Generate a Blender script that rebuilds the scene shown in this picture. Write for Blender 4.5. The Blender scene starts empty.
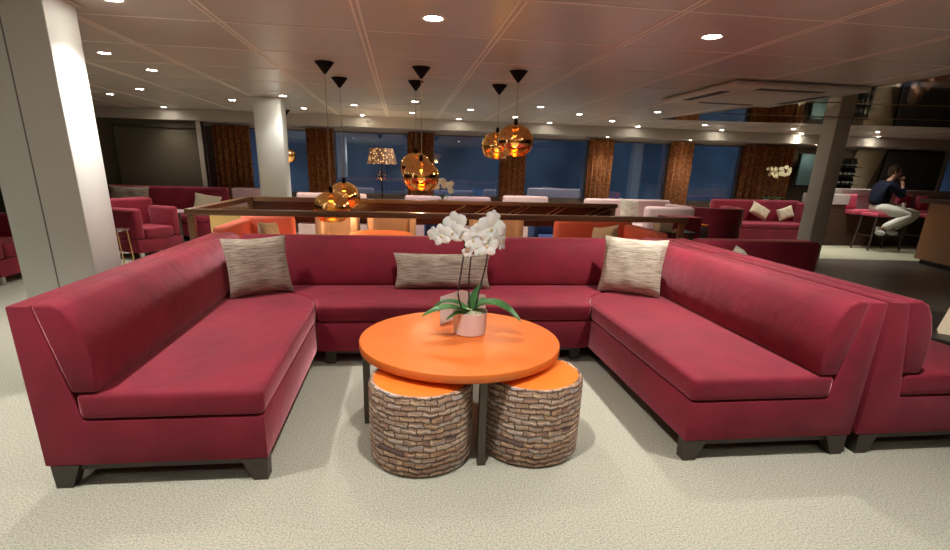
import bpy, bmesh, math, random
from mathutils import Vector, Matrix
random.seed(7)
PI = math.pi
S = bpy.context.scene
C = S.collection

# ------------------------------------------------------------------ camera
def rodrigues(w):
    w = Vector(w); t = w.length
    return Matrix.Rotation(t, 3, w / t)
Rc = rodrigues((.3125, -.1226, .0092))          # world (right, down, forward) -> camera (right, down, forward)
def cam_row(i):
    r = Rc[i]; return Vector((r[0], r[2], -r[1]))
cx_, cy_, cz_ = cam_row(0), -cam_row(1), -cam_row(2)
cd = bpy.data.cameras.new('camera'); cam = bpy.data.objects.new('camera', cd); C.objects.link(cam)
m = Matrix((( cx_[0], cy_[0], cz_[0], 0), (cx_[1], cy_[1], cz_[1], 0), (cx_[2], cy_[2], cz_[2], 1.5), (0, 0, 0, 1)))
cam.matrix_world = m
cd.sensor_width = 36; cd.lens = 510.066 / 950 * 36
cd.shift_x = (475 - 466.07) / 950; cd.shift_y = (330.64 - 275) / 950
cd.clip_start = .05; cd.clip_end = 300
S.camera = cam

# ------------------------------------------------------------------ world: blue dusk outside the windows
wd = bpy.data.worlds.new('dusk'); S.world = wd; wd.use_nodes = True
nt = wd.node_tree; nt.nodes.clear()
tc = nt.nodes.new('ShaderNodeTexCoord'); sp = nt.nodes.new('ShaderNodeSeparateXYZ')
rp = nt.nodes.new('ShaderNodeValToRGB'); bg = nt.nodes.new('ShaderNodeBackground'); wo = nt.nodes.new('ShaderNodeOutputWorld')
mr = nt.nodes.new('ShaderNodeMapRange'); mr.inputs[1].default_value = -.3; mr.inputs[2].default_value = .3
nt.links.new(tc.outputs['Generated'], sp.inputs[0]); nt.links.new(sp.outputs['Z'], mr.inputs[0])
nt.links.new(mr.outputs[0], rp.inputs[0]); nt.links.new(rp.outputs[0], bg.inputs[0]); nt.links.new(bg.outputs[0], wo.inputs[0])
e = rp.color_ramp.elements
e[0].position = 0; e[0].color = (.12, .13, .13, 1); e[1].position = 1; e[1].color = (.022, .034, .058, 1)
x = rp.color_ramp.elements.new(.45); x.color = (.06, .08, .11, 1)
bg.inputs[1].default_value = .5
nz = nt.nodes.new('ShaderNodeTexNoise'); nz.inputs['Scale'].default_value = 9; nz.inputs['Detail'].default_value = 5
mz = nt.nodes.new('ShaderNodeMapRange'); mz.inputs[1].default_value = .35; mz.inputs[2].default_value = .7; mz.inputs[3].default_value = .25; mz.inputs[4].default_value = .85
nt.links.new(tc.outputs['Generated'], nz.inputs[0]); nt.links.new(nz.outputs['Fac'], mz.inputs[0]); nt.links.new(mz.outputs[0], bg.inputs[1])

S.view_settings.view_transform = 'Standard'; S.view_settings.look = 'None'
S.view_settings.gamma = 1; S.view_settings.use_curve_mapping = False
S.view_settings.exposure = 1.64
LAMP_W = 62.0           # every recessed ceiling lamp
WARM = (1.0, .95, .87)

# ------------------------------------------------------------------ materials
def mat(name, col, rough=.6, metal=0, spec=.5, sheen=0, emit=None, estr=0, bump=None, coat=0, var=None, sheen_tint=None):
    M = bpy.data.materials.new(name); M.use_nodes = True
    n = M.node_tree; b = n.nodes['Principled BSDF']
    b.inputs['Base Color'].default_value = (*col, 1); b.inputs['Roughness'].default_value = rough
    b.inputs['Metallic'].default_value = metal; b.inputs['Specular IOR Level'].default_value = spec
    if sheen:
        b.inputs['Sheen Weight'].default_value = sheen; b.inputs['Sheen Roughness'].default_value = .35
        b.inputs['Sheen Tint'].default_value = (*(sheen_tint or col), 1)
    if coat: b.inputs['Coat Weight'].default_value = coat; b.inputs['Coat Roughness'].default_value = .08
    if emit: b.inputs['Emission Color'].default_value = (*emit, 1); b.inputs['Emission Strength'].default_value = estr
    if bump or var:
        t = n.nodes.new('ShaderNodeTexCoord')
    if var:   # (scale, colour2, detail)
        no = n.nodes.new('ShaderNodeTexNoise'); no.inputs['Scale'].default_value = var[0]; no.inputs['Detail'].default_value = var[2] if len(var) > 2 else 3
        mp = n.nodes.new('ShaderNodeMapping')
        if len(var) > 3: mp.inputs['Scale'].default_value = var[3]
        n.links.new(t.outputs['Object'], mp.inputs[0]); n.links.new(mp.outputs[0], no.inputs[0])
        r = n.nodes.new('ShaderNodeValToRGB'); r.color_ramp.elements[0].position = .35; r.color_ramp.elements[1].position = .65
        r.color_ramp.elements[0].color = (*col, 1); r.color_ramp.elements[1].color = (*var[1], 1)
        n.links.new(no.outputs['Fac'], r.inputs[0]); n.links.new(r.outputs[0], b.inputs['Base Color'])
    if bump:  # (scale, strength, distance)
        no = n.nodes.new('ShaderNodeTexNoise'); no.inputs['Scale'].default_value = bump[0]; no.inputs['Detail'].default_value = 4
        n.links.new(t.outputs['Object'], no.inputs[0])
        bp = n.nodes.new('ShaderNodeBump'); bp.inputs['Strength'].default_value = bump[1]; bp.inputs['Distance'].default_value = bump[2]
        n.links.new(no.outputs['Fac'], bp.inputs['Height']); n.links.new(bp.outputs[0], b.inputs['Normal'])
    return M

def nd(n, kind, **kw):
    x = n.nodes.new(kind)
    for k, v in kw.items(): setattr(x, k, v)
    return x

velvet = mat('burgundy_velvet', (.245, .016, .037), .75, spec=.25, sheen=.85, sheen_tint=(1, .42, .50), var=(3.2, (.175, .013, .027), 4), bump=(9, .25, .02))
coral = mat('coral_velvet', (.78, .17, .10), .75, sheen=.4, sheen_tint=(1, .5, .4), var=(3, (.68, .14, .08), 3))
pinkish = mat('pale_pink_fabric', (.62, .44, .43), .8, sheen=.2, sheen_tint=(1, .9, .9))
lavender = mat('mauve_fabric', (.45, .30, .34), .8)
hotpink = mat('pink_fabric', (.55, .07, .12), .7, sheen=.3, sheen_tint=(1, .6, .7))
beige_up = mat('beige_upholstery', (.52, .33, .20), .8)
blue_up = mat('blue_upholstery', (.02, .05, .18), .8)
darkwood = mat('dark_brown_wood', (.035, .026, .02), .45, var=(8, (.05, .037, .028), 3, (1, 6, 1)))
railwood = mat('walnut_rail_wood', (.20, .095, .045), .35, coat=.25, var=(5, (.15, .065, .03), 4, (1, 12, 12)))
mahog = mat('mahogany_panel', (.05, .012, .006), .22, coat=.3, var=(4, (.09, .022, .01), 4, (1, 1, 10)))
brass = mat('brass', (.62, .38, .18), .3, 1)
metal_gun = mat('dark_gunmetal', (.10, .085, .07), .42, .7)
chrome = mat('chrome', (.6, .58, .55), .25, 1)
black = mat('matte_black', (.009, .008, .007), .7, spec=.12)
whitep = mat('white_paint', (.66, .68, .66), .5, bump=(40, .03, .002))
groovem = mat('grey_joint', (.18, .18, .18), .7)
orange_top = mat('orange_laminate', (.76, .185, .035), .38, spec=.35, var=(7, (.72, .165, .03), 3))
orange_seat = mat('orange_seat_velvet', (.90, .19, .008), .75, sheen=.3, sheen_tint=(1, .6, .2))
cream = mat('cream_paint', (.62, .55, .42), .6)
yellowp = mat('pale_yellow_panel', (.66, .44, .15), .55)
greenbrown = mat('olive_brown_wall', (.085, .070, .045), .6)
brownwall = mat('brown_wall', (.09, .06, .042), .6)
lightwall = mat('light_trim', (.42, .38, .33), .5)
screenm = mat('grey_screen', (.10, .095, .10), .35)
tan = mat('tan_counter_front', (.34, .17, .075), .45)
greyledge = mat('grey_ledge', (.42, .36, .34), .5)
woodpanel = mat('brown_wood_panel', (.085, .045, .028), .45, var=(6, (.06, .03, .02), 4, (1, 1, 9)))
ceramic = mat('pale_pink_ceramic', (.82, .68, .68), .3)
petalm = mat('white_petal', (.86, .86, .85), .6, emit=None); petalm.node_tree.nodes['Principled BSDF'].inputs['Subsurface Weight'].default_value = .15
petaly = mat('cream_petal', (.70, .62, .38), .6)
lipm = mat('yellow_flower_centre', (.80, .70, .45), .6)
stemm = mat('dark_flower_stem', (.055, .03, .03), .6)
leafm = mat('green_leaf', (.07, .24, .07), .35, coat=.2, var=(6, (.13, .36, .12), 2))
mossm = mat('pebble_mix', (.62, .58, .42), .8, var=(60, (.35, .36, .2), 3), bump=(80, .5, .01))
paperm = mat('white_card', (.90, .90, .92), .6)
inkm = mat('grey_print', (.35, .33, .36), .6)
skin = mat('skin', (.50, .28, .19), .55)
navy = mat('navy_jumper', (.010, .012, .024), .9, spec=.1)
trous = mat('off_white_trousers', (.66, .66, .60), .75, bump=(25, .5, .01))
hairm = mat('brown_hair', (.045, .025, .014), .8, spec=.2, bump=(60, .6, .01))
shoem = mat('grey_trainer', (.38, .36, .34), .6)
shirtm = mat('blue_white_collar', (.32, .38, .60), .7)
bottlem = mat('dark_bottle_glass', (.012, .018, .012), .1)
labelm = mat('bottle_label', (.25, .23, .2), .6)
ventm = mat('white_plastic', (.62, .55, .48), .5)
slotm = mat('dark_slot', (.03, .022, .018), .6)
tvm = mat('teal_glass_panel', (.06, .10, .10), .15)
lens = mat('lamp_glow', (1, .95, .85), .4, emit=(1.0, .93, .78), estr=28)
lens_far = mat('lamp_glow_warm', (1, .9, .7), .4, emit=(1.0, .86, .6), estr=28)
bulbm = mat('bulb_glow', (1, .8, .5), .4, emit=(1, .66, .28), estr=4)
bezelm = mat('lamp_bezel', (.6, .55, .48), .4)
frostm = mat('frosted_lantern_glass', (.75, .72, .68), .4, emit=(1, .75, .45), estr=.12)

def carpet():
    M = bpy.data.materials.new('speckled_carpet'); M.use_nodes = True; n = M.node_tree; b = n.nodes['Principled BSDF']
    t = nd(n, 'ShaderNodeTexCoord'); a = nd(n, 'ShaderNodeTexNoise'); a.inputs['Scale'].default_value = 115; a.inputs['Detail'].default_value = 3; a.inputs['Roughness'].default_value = .7
    r = nd(n, 'ShaderNodeValToRGB'); r.color_ramp.elements[0].position = .32; r.color_ramp.elements[1].position = .62
    r.color_ramp.elements[0].color = (.235, .235, .20, 1); r.color_ramp.elements[1].color = (.50, .495, .41, 1)
    n.links.new(t.outputs['Object'], a.inputs[0]); n.links.new(a.outputs['Fac'], r.inputs[0]); n.links.new(r.outputs[0], b.inputs['Base Color'])
    bp = nd(n, 'ShaderNodeBump'); bp.inputs['Strength'].default_value = .5; bp.inputs['Distance'].default_value = .01
    n.links.new(a.outputs['Fac'], bp.inputs['Height']); n.links.new(bp.outputs[0], b.inputs['Normal'])
    b.inputs['Roughness'].default_value = .95; b.inputs['Specular IOR Level'].default_value = .1
    return M
carpetm = carpet()
darkfloor = mat('dark_vinyl_floor', (.15, .135, .11), .4, var=(1.2, (.115, .10, .08), 3))
lightfloor = mat('pale_vinyl_floor', (.50, .50, .36), .5)

def ceilm_():
    M = mat('satin_ceiling_panel', (.48, .425, .37), .3, spec=.5)
    n = M.node_tree; b = n.nodes['Principled BSDF']
    t = nd(n, 'ShaderNodeTexCoord'); a = nd(n, 'ShaderNodeTexNoise'); a.inputs['Scale'].default_value = 1.1; a.inputs['Detail'].default_value = 1
    bp = nd(n, 'ShaderNodeBump'); bp.inputs['Strength'].default_value = .35; bp.inputs['Distance'].default_value = .02
    n.links.new(t.outputs['Object'], a.inputs[0]); n.links.new(a.outputs['Fac'], bp.inputs['Height']); n.links.new(bp.outputs[0], b.inputs['Normal'])
    return M
ceilm = ceilm_()
jointm = mat('ceiling_joint', (.82, .75, .66), .4)
mirrorm = mat('bronze_mirror_ceiling', (.60, .46, .28), .05, 1, bump=(1.5, .05, .02))

def weave_pillow(name, c1, c2, c3, c4):
    """fine horizontal streaks woven over the whole pillow, by UV"""
    M = bpy.data.materials.new(name); M.use_nodes = True; n = M.node_tree; b = n.nodes['Principled BSDF']
    t = nd(n, 'ShaderNodeTexCoord'); mp = nd(n, 'ShaderNodeMapping'); mp.inputs['Scale'].default_value = (3.2, 34, 1)
    a = nd(n, 'ShaderNodeTexNoise'); a.inputs['Scale'].default_value = 1; a.inputs['Detail'].default_value = 6; a.inputs['Roughness'].default_value = .7
    r = nd(n, 'ShaderNodeValToRGB'); el = r.color_ramp.elements
    el[0].position = .30; el[0].color = (*c1, 1); el[1].position = .72; el[1].color = (*c4, 1)
    x = el.new(.44); x.color = (*c2, 1); x = el.new(.56); x.color = (*c3, 1)
    n.links.new(t.outputs['UV'], mp.inputs[0]); n.links.new(mp.outputs[0], a.inputs[0]); n.links.new(a.outputs['Fac'], r.inputs[0]); n.links.new(r.outputs[0], b.inputs['Base Color'])
    bp = nd(n, 'ShaderNodeBump'); bp.inputs['Strength'].default_value = .6; bp.inputs['Distance'].default_value = .006
    n.links.new(a.outputs['Fac'], bp.inputs['Height']); n.links.new(bp.outputs[0], b.inputs['Normal'])
    b.inputs['Roughness'].default_value = .9; b.inputs['Specular IOR Level'].default_value = .15
    return M
pil_grey = weave_pillow('grey_woven_pillow', (.09, .07, .07), (.26, .205, .17), (.38, .32, .26), (.60, .52, .42))
pil_cream = weave_pillow('cream_woven_pillow', (.15, .14, .13), (.38, .33, .26), (.52, .47, .38), (.74, .68, .56))
pil_plain = mat('beige_pillow', (.50, .42, .30), .85, bump=(60, .3, .004))

def stool_weave():
    M = bpy.data.materials.new('patterned_stool_fabric'); M.use_nodes = True; n = M.node_tree; b = n.nodes['Principled BSDF']
    t = nd(n, 'ShaderNodeTexCoord')
    wob = nd(n, 'ShaderNodeTexNoise'); wob.inputs['Scale'].default_value = 13; wob.inputs['Detail'].default_value = 2
    n.links.new(t.outputs['UV'], wob.inputs[0])
    vs = nd(n, 'ShaderNodeVectorMath', operation='SUBTRACT'); vs.inputs[1].default_value = (.5, .5, .5); n.links.new(wob.outputs['Color'], vs.inputs[0])
    vm = nd(n, 'ShaderNodeVectorMath', operation='MULTIPLY'); vm.inputs[1].default_value = (.06, .045, 0); n.links.new(vs.outputs[0], vm.inputs[0])
    va = nd(n, 'ShaderNodeVectorMath', operation='ADD'); n.links.new(t.outputs['UV'], va.inputs[0]); n.links.new(vm.outputs[0], va.inputs[1])
    br = nd(n, 'ShaderNodeTexBrick'); n.links.new(va.outputs[0], br.inputs[0]); br.offset = .5
    br.inputs['Scale'].default_value = 1; br.inputs['Brick Width'].default_value = .072; br.inputs['Row Height'].default_value = .031
    br.inputs['Mortar Size'].default_value = .0030; br.inputs['Mortar Smooth'].default_value = .7; br.inputs['Bias'].default_value = 0
    br.inputs['Color1'].default_value = (0, 0, 0, 1); br.inputs['Color2'].default_value = (1, 1, 1, 1); br.inputs['Mortar'].default_value = (.5, .5, .5, 1)
    # wide colour bands up the side
    mp = nd(n, 'ShaderNodeMapping'); mp.inputs['Scale'].default_value = (2.2, 26, 1); n.links.new(va.outputs[0], mp.inputs[0])
    band = nd(n, 'ShaderNodeTexNoise'); band.inputs['Scale'].default_value = 1; band.inputs['Detail'].default_value = 3; band.inputs['Roughness'].default_value = .6; n.links.new(mp.outputs[0], band.inputs[0])
    ad = nd(n, 'ShaderNodeMath', operation='MULTIPLY_ADD'); ad.inputs[1].default_value = .13; n.links.new(br.outputs['Color'], ad.inputs[0]); n.links.new(band.outputs['Fac'], ad.inputs[2])
    r = nd(n, 'ShaderNodeValToRGB'); el = r.color_ramp.elements; r.color_ramp.interpolation = 'LINEAR'
    el[0].position = .34; el[0].color = (.16, .10, .10, 1); el[1].position = .80; el[1].color = (.70, .54, .42, 1)
    for p, c in ((.42, (.20, .14, .15)), (.47, (.34, .18, .10)), (.51, (.62, .45, .32)), (.54, (.25, .15, .14)), (.58, (.40, .24, .14)), (.62, (.30, .28, .30)), (.66, (.66, .50, .38)), (.71, (.30, .19, .15))):
        x = el.new(p); x.color = (*c, 1)
    n.links.new(ad.outputs[0], r.inputs[0])
    sy = nd(n, 'ShaderNodeSeparateXYZ'); n.links.new(va.outputs[0], sy.inputs[0])
    dv = nd(n, 'ShaderNodeMath', operation='MULTIPLY'); dv.inputs[1].default_value = 2 * PI / .031; n.links.new(sy.outputs['Y'], dv.inputs[0])
    co = nd(n, 'ShaderNodeMath', operation='COSINE'); n.links.new(dv.outputs[0], co.inputs[0])
    yr = nd(n, 'ShaderNodeMapRange'); yr.inputs[1].default_value = 1; yr.inputs[2].default_value = -1; yr.inputs[3].default_value = .75; yr.inputs[4].default_value = 1.35; n.links.new(co.outputs[0], yr.inputs[0])
    yarn = nd(n, 'ShaderNodeVectorMath', operation='SCALE'); n.links.new(r.outputs[0], yarn.inputs[0]); n.links.new(yr.outputs[0], yarn.inputs['Scale'])
    mx = nd(n, 'ShaderNodeMix', data_type='RGBA'); n.links.new(br.outputs['Fac'], mx.inputs[0]); n.links.new(yarn.outputs[0], mx.inputs[6]); mx.inputs[7].default_value = (.09, .06, .05, 1)
    n.links.new(mx.outputs[2], b.inputs['Base Color'])
    bp = nd(n, 'ShaderNodeBump', invert=True); bp.inputs['Strength'].default_value = .7; bp.inputs['Distance'].default_value = .01
    n.links.new(br.outputs['Fac'], bp.inputs['Height']); n.links.new(bp.outputs[0], b.inputs['Normal'])
    b.inputs['Roughness'].default_value = .9; b.inputs['Specular IOR Level'].default_value = .15
    return M
stoolm = stool_weave()

def curtain_mat():
    M = mat('rust_patterned_curtain', (.30, .10, .03), .75)
    n = M.node_tree; b = n.nodes['Principled BSDF']
    t = nd(n, 'ShaderNodeTexCoord'); v = nd(n, 'ShaderNodeTexNoise'); v.inputs['Scale'].default_value = 24; v.inputs['Detail'].default_value = 4
    n.links.new(t.outputs['Object'], v.inputs[0])
    r = nd(n, 'ShaderNodeValToRGB'); r.color_ramp.elements[0].position = .47; r.color_ramp.elements[1].position = .6
    r.color_ramp.elements[0].color = (.30, .085, .022, 1); r.color_ramp.elements[1].color = (.50, .24, .09, 1)
    n.links.new(v.outputs['Fac'], r.inputs[0]); n.links.new(r.outputs[0], b.inputs['Base Color'])
    return M
curtm = curtain_mat()

def shade_mat():
    M = mat('patterned_lamp_shade', (.10, .045, .02), .6)
    n = M.node_tree; b = n.nodes['Principled BSDF']
    t = nd(n, 'ShaderNodeTexCoord'); v = nd(n, 'ShaderNodeTexVoronoi'); v.inputs['Scale'].default_value = 24
    n.links.new(t.outputs['Object'], v.inputs[0])
    r = nd(n, 'ShaderNodeValToRGB'); r.color_ramp.elements[0].position = .28; r.color_ramp.elements[1].position = .36
    r.color_ramp.elements[0].color = (1, .55, .22, 1); r.color_ramp.elements[1].color = (.05, .02, .01, 1)
    n.links.new(v.outputs['Distance'], r.inputs[0]); n.links.new(r.outputs[0], b.inputs['Emission Color']); b.inputs['Emission Strength'].default_value = .5
    return M
shadem = shade_mat()

def window_glass():
    M = bpy.data.materials.new('night_window_glass'); M.use_nodes = True; n = M.node_tree; n.nodes.clear()
    o = nd(n, 'ShaderNodeOutputMaterial'); g = nd(n, 'ShaderNodeBsdfGlossy'); g.inputs['Roughness'].default_value = .02; g.inputs['Color'].default_value = (.75, .85, 1, 1)
    tr = nd(n, 'ShaderNodeBsdfTransparent'); tr.inputs['Color'].default_value = (.55, .65, .75, 1); mx = nd(n, 'ShaderNodeMixShader'); mx.inputs[0].default_value = .3
    n.links.new(tr.outputs[0], mx.inputs[1]); n.links.new(g.outputs[0], mx.inputs[2]); n.links.new(mx.outputs[0], o.inputs[0])
    return M
glassm = window_glass()

def copper_glass():
    M = bpy.data.materials.new('copper_mirror_glass'); M.use_nodes = True; n = M.node_tree; n.nodes.clear()
    o = nd(n, 'ShaderNodeOutputMaterial'); g = nd(n, 'ShaderNodeBsdfGlossy'); g.inputs['Roughness'].default_value = .07; g.inputs['Color'].default_value = (.98, .58, .24, 1)
    tr = nd(n, 'ShaderNodeBsdfTransparent'); tr.inputs['Color'].default_value = (.98, .62, .16, 1); mx = nd(n, 'ShaderNodeMixShader'); mx.inputs[0].default_value = .62
    no = nd(n, 'ShaderNodeTexNoise'); no.inputs['Scale'].default_value = 9; bp = nd(n, 'ShaderNodeBump'); bp.inputs['Strength'].default_value = .18; bp.inputs['Distance'].default_value = .02
    t = nd(n, 'ShaderNodeTexCoord'); n.links.new(t.outputs['Object'], no.inputs[0]); n.links.new(no.outputs['Fac'], bp.inputs['Height']); n.links.new(bp.outputs[0], g.inputs['Normal'])
    sx = nd(n, 'ShaderNodeSeparateXYZ'); n.links.new(t.outputs['Generated'], sx.inputs[0])
    mr = nd(n, 'ShaderNodeMapRange'); mr.inputs[1].default_value = .0; mr.inputs[2].default_value = .38; mr.inputs[3].default_value = .62; mr.inputs[4].default_value = .985
    n.links.new(sx.outputs['Z'], mr.inputs[0]); n.links.new(mr.outputs[0], mx.inputs[0])
    n.links.new(tr.outputs[0], mx.inputs[1]); n.links.new(g.outputs[0], mx.inputs[2]); n.links.new(mx.outputs[0], o.inputs[0])
    return M
copperm = copper_glass()

# ------------------------------------------------------------------ mesh helpers
def BM(): return bmesh.new()
def box(bm, x0, x1, y0, y1, z0, z1, bev=0, seg=2):
    ret = bmesh.ops.create_cube(bm, size=1); vs = ret['verts']
    for v in vs:
        v.co.x = x0 + (v.co.x + .5) * (x1 - x0); v.co.y = y0 + (v.co.y + .5) * (y1 - y0); v.co.z = z0 + (v.co.z + .5) * (z1 - z0)
    if bev:
        es = list({e for v in vs for e in v.link_edges})
        bmesh.ops.bevel(bm, geom=es, offset=bev, segments=seg, profile=.5, affect='EDGES', clamp_overlap=True)
    return bm
def prism(bm, poly, axis, a0, a1, bev=0, seg=3):
    """extrude a 2D outline: axis 'z' outline is (x,y); axis 'y' outline is (x,z); axis 'x' outline is (y,z)"""
    f = {'z': lambda p, a: (p[0], p[1], a), 'y': lambda p, a: (p[0], a, p[1]), 'x': lambda p, a: (a, p[0], p[1])}[axis]
    A = [bm.verts.new(f(p, a0)) for p in poly]; B = [bm.verts.new(f(p, a1)) for p in poly]
    n = len(poly); fs = [bm.faces.new(A), bm.faces.new(B[::-1])]
    for i in range(n): fs.append(bm.faces.new((A[i], B[i], B[(i + 1) % n], A[(i + 1) % n])))
    bmesh.ops.recalc_face_normals(bm, faces=fs)
    if bev:
        es = {e for e in fs[0].edges} | {e for e in fs[1].edges}
        for i in range(n):
            e = bm.edges.get((A[i], B[i]))
            if e and e.calc_face_angle(0) > .6: es.add(e)
        bmesh.ops.bevel(bm, geom=list(es), offset=bev, segments=seg, profile=.5, affect='EDGES', clamp_overlap=True)
    return bm
def lathe(bm, prof, c=(0, 0, 0), seg=24, cap=True, uv=False):
    rings = []
    for r, z in prof:
        rings.append([bm.verts.new((c[0] + r * math.cos(2 * PI * i / seg), c[1] + r * math.sin(2 * PI * i / seg), c[2] + z)) for i in range(seg)])
    ul = bm.loops.layers.uv.verify() if uv else None
    L = 0; ls = [0]
    for k in range(1, len(prof)): L += math.dist(prof[k], prof[k - 1]); ls.append(L)
    for k in range(len(rings) - 1):
        for i in range(seg):
            j = (i + 1) % seg
            f = bm.faces.new((rings[k][i], rings[k][j], rings[k + 1][j], rings[k + 1][i]))
            if uv:
                U = [(i / seg * uv, ls[k]), ((i + 1) / seg * uv, ls[k]), ((i + 1) / seg * uv, ls[k + 1]), (i / seg * uv, ls[k + 1])]
                for l, q in zip(f.loops, U): l[ul].uv = q
    if cap:
        if prof[0][0] > 1e-4: bm.faces.new(rings[0][::-1])
        if prof[-1][0] > 1e-4: bm.faces.new(rings[-1])
    bmesh.ops.remove_doubles(bm, verts=[v for r in (rings[0], rings[-1]) for v in r], dist=1e-6)
    return bm
def tube(bm, pts, rad, seg=8):
    pts = [Vector(p) for p in pts]; n = len(pts)
    if not isinstance(rad, (list, tuple)): rad = [rad] * n
    rings = []; up = Vector((0, 0, 1))
    for i, p in enumerate(pts):
        d = (pts[min(i + 1, n - 1)] - pts[max(i - 1, 0)]).normalized()
        s = d.cross(up)
        if s.length < .05: s = d.cross(Vector((0, 1, 0)))
        s.normalize(); t = s.cross(d).normalized()
        rings.append([bm.verts.new(p + rad[i] * (math.cos(2 * PI * k / seg) * s + math.sin(2 * PI * k / seg) * t)) for k in range(seg)])
    for i in range(n - 1):
        for k in range(seg): bm.faces.new((rings[i][k], rings[i][(k + 1) % seg], rings[i + 1][(k + 1) % seg], rings[i + 1][k]))
    bm.faces.new(rings[0][::-1]); bm.faces.new(rings[-1])
    return bm
def bar(bm, p, q, w, h=None):
    """square bar from p to q"""
    p = Vector(p); q = Vector(q); d = (q - p).normalized(); s = d.cross(Vector((0, 0, 1)))
    if s.length < .05: s = Vector((1, 0, 0))
    s.normalize(); t = s.cross(d).normalized(); h = h or w
    R = [[bm.verts.new(c + a * s * w / 2 + b_ * t * h / 2) for a, b_ in ((-1, -1), (1, -1), (1, 1), (-1, 1))] for c in (p, q)]
    for k in range(4): bm.faces.new((R[0][k], R[0][(k + 1) % 4], R[1][(k + 1) % 4], R[1][k]))
    bm.faces.new(R[0][::-1]); bm.faces.new(R[1])
    return bm
def worldloc(o):
    v = Vector((0, 0, 0))
    while o: v += o.location; o = o.parent
    return v
def part(name, bm, M, parent=None, world=True, sharp=35):
    """link a bmesh as ONE object; geometry is given in world coordinates unless world=False"""
    bmesh.ops.recalc_face_normals(bm, faces=bm.faces[:])
    if parent and world: bmesh.ops.translate(bm, verts=bm.verts[:], vec=-worldloc(parent))
    me = bpy.data.meshes.new(name); bm.to_mesh(me); bm.free()
    me.materials.append(M)
    for p in me.polygons: p.use_smooth = True
    me.set_sharp_from_angle(angle=math.radians(sharp))
    o = bpy.data.objects.new(name, me); C.objects.link(o); o.parent = parent
    return o
def thing(name, label, cat, loc=(0, 0, 0), group=None):
    o = bpy.data.objects.new(name, None); C.objects.link(o); o.location = loc; o.empty_display_size = .1
    o['label'] = label; o['category'] = cat
    if group: o['group'] = group
    return o
def tag(o, label, cat, group=None):
    o['label'] = label; o['category'] = cat
    if group: o['group'] = group
    return o
def struct(name, bm, M, sharp=35):
    o = part(name, bm, M, None, sharp=sharp); o['kind'] = 'structure'; return o
def dup(root, loc, rotz=None, label=None):
    r = root.copy(); C.objects.link(r); r.location = loc
    if rotz is not None: r.rotation_euler = (0, 0, rotz)
    if label: r['label'] = label
    for ch in list(root.children):
        c = ch.copy(); C.objects.link(c); c.parent = r
        for g in ch.children:
            d = g.copy(); C.objects.link(d); d.parent = c
    return r
def lamp_light(kind, loc, watts, col, size=.04, spot=None, blend=1.0):
    l = bpy.data.lights.new('bulb_light', kind); l.energy = watts; l.color = col; l.shadow_soft_size = size
    if kind == 'SPOT': l.spot_size = spot; l.spot_blend = blend
    o = bpy.data.objects.new('bulb_light', l); C.objects.link(o); o.location = loc
    return o

# ------------------------------------------------------------------ setting: room shell
CZ = 2.4
struct('floor', box(BM(), -9, 16, -5, 12.1, -.06, 0), carpetm)
struct('floor', prism(BM(), [(3.95, -5), (16, -5), (16, 7.6), (9.6, 8.75), (7.6, 8.95), (3.95, 9.0)], 'z', .0005, .004), darkfloor)
struct('floor', prism(BM(), [(7.6, 8.95), (9.6, 8.75), (16, 7.6), (16, 12), (6.4, 12), (6.4, 8.97)], 'z', .0005, .004), lightfloor)
struct('ceiling', box(BM(), -9, 16, -5, 11.2, CZ, CZ + .05), ceilm)
struct('ceiling', box(BM(), -9, 16, 11.2, 12.1, 2.2, 2.45), lightwall)
struct('ceiling', prism(BM(), [(4.82, 0), (4.82, 7.2), (4.5, 9.25), (9.4, 8.55), (15.9, 7.4), (15.9, 0)], 'z', CZ - .012, CZ - .002), mirrorm)
bm = BM()
for k in range(-8, 17):
    X = -.27 + .96 * k
    for dx in (-.02, .02): box(bm, X + dx - .008, X + dx + .008, -5, 11.19, CZ - .004, CZ - .0005)
Yj = 3.23 - .928 * 8
while Yj < 11.1:
    box(bm, -9, 16, Yj - .009, Yj + .009, CZ - .004, CZ - .0005); Yj += .928
struct('trim_1', bm, jointm)
bm = BM()
for k in range(4): bar(bm, (4.9, 3.2 + k * 1.6, CZ - .014), (15.5, 2.2 + k * 1.5, CZ - .014), .025, .006)
struct('trim_2', bm, brass)
struct('wall_left', box(BM(), -9.1, -9, -5, 12.1, 0, CZ), brownwall)
struct('wall_right', box(BM(), 16, 16.1, -5, 12.1, 0, CZ), brownwall)
struct('wall_back', box(BM(), -9, 16, -5.1, -5, 0, CZ), lightwall)
# far wall: sill band, head band and the piers between windows
WY = 11.92
struct('wall_front', box(BM(), -4.7, 16, WY, WY + .12, 0, .84), brownwall)
struct('wall_front', box(BM(), -4.7, 16, WY, WY + .12, 2.15, 2.4), lightwall)
bays = [(-3.25, -1.93), (-1.47, .17), (.66, 2.22), (2.72, 4.24), (4.74, 6.18), (6.66, 8.0), (13.5, 15.4)]
edges = [-4.7] + [v for b in bays for v in b] + [16]
for i in range(0, len(edges), 2):
    struct('wall_front', box(BM(), edges[i], edges[i + 1], WY, WY + .12, .84, 2.15), brownwall)
for i, (a, b) in enumerate(bays):
    w = struct('window_%d' % (i + 1), box(BM(), a + .03, b - .03, WY + .06, WY + .07, .87, 2.12), glassm)
    bm = BM()
    for q in ((a, a + .03, .84, 2.15), (b - .03, b, .84, 2.15), (a + .03, b - .03, .84, .87), (a + .03, b - .03, 2.12, 2.15)):
        box(bm, q[0], q[1], WY + .02, WY + .1, q[2], q[3])
    f = part('window_frame', bm, screenm, w)
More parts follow.
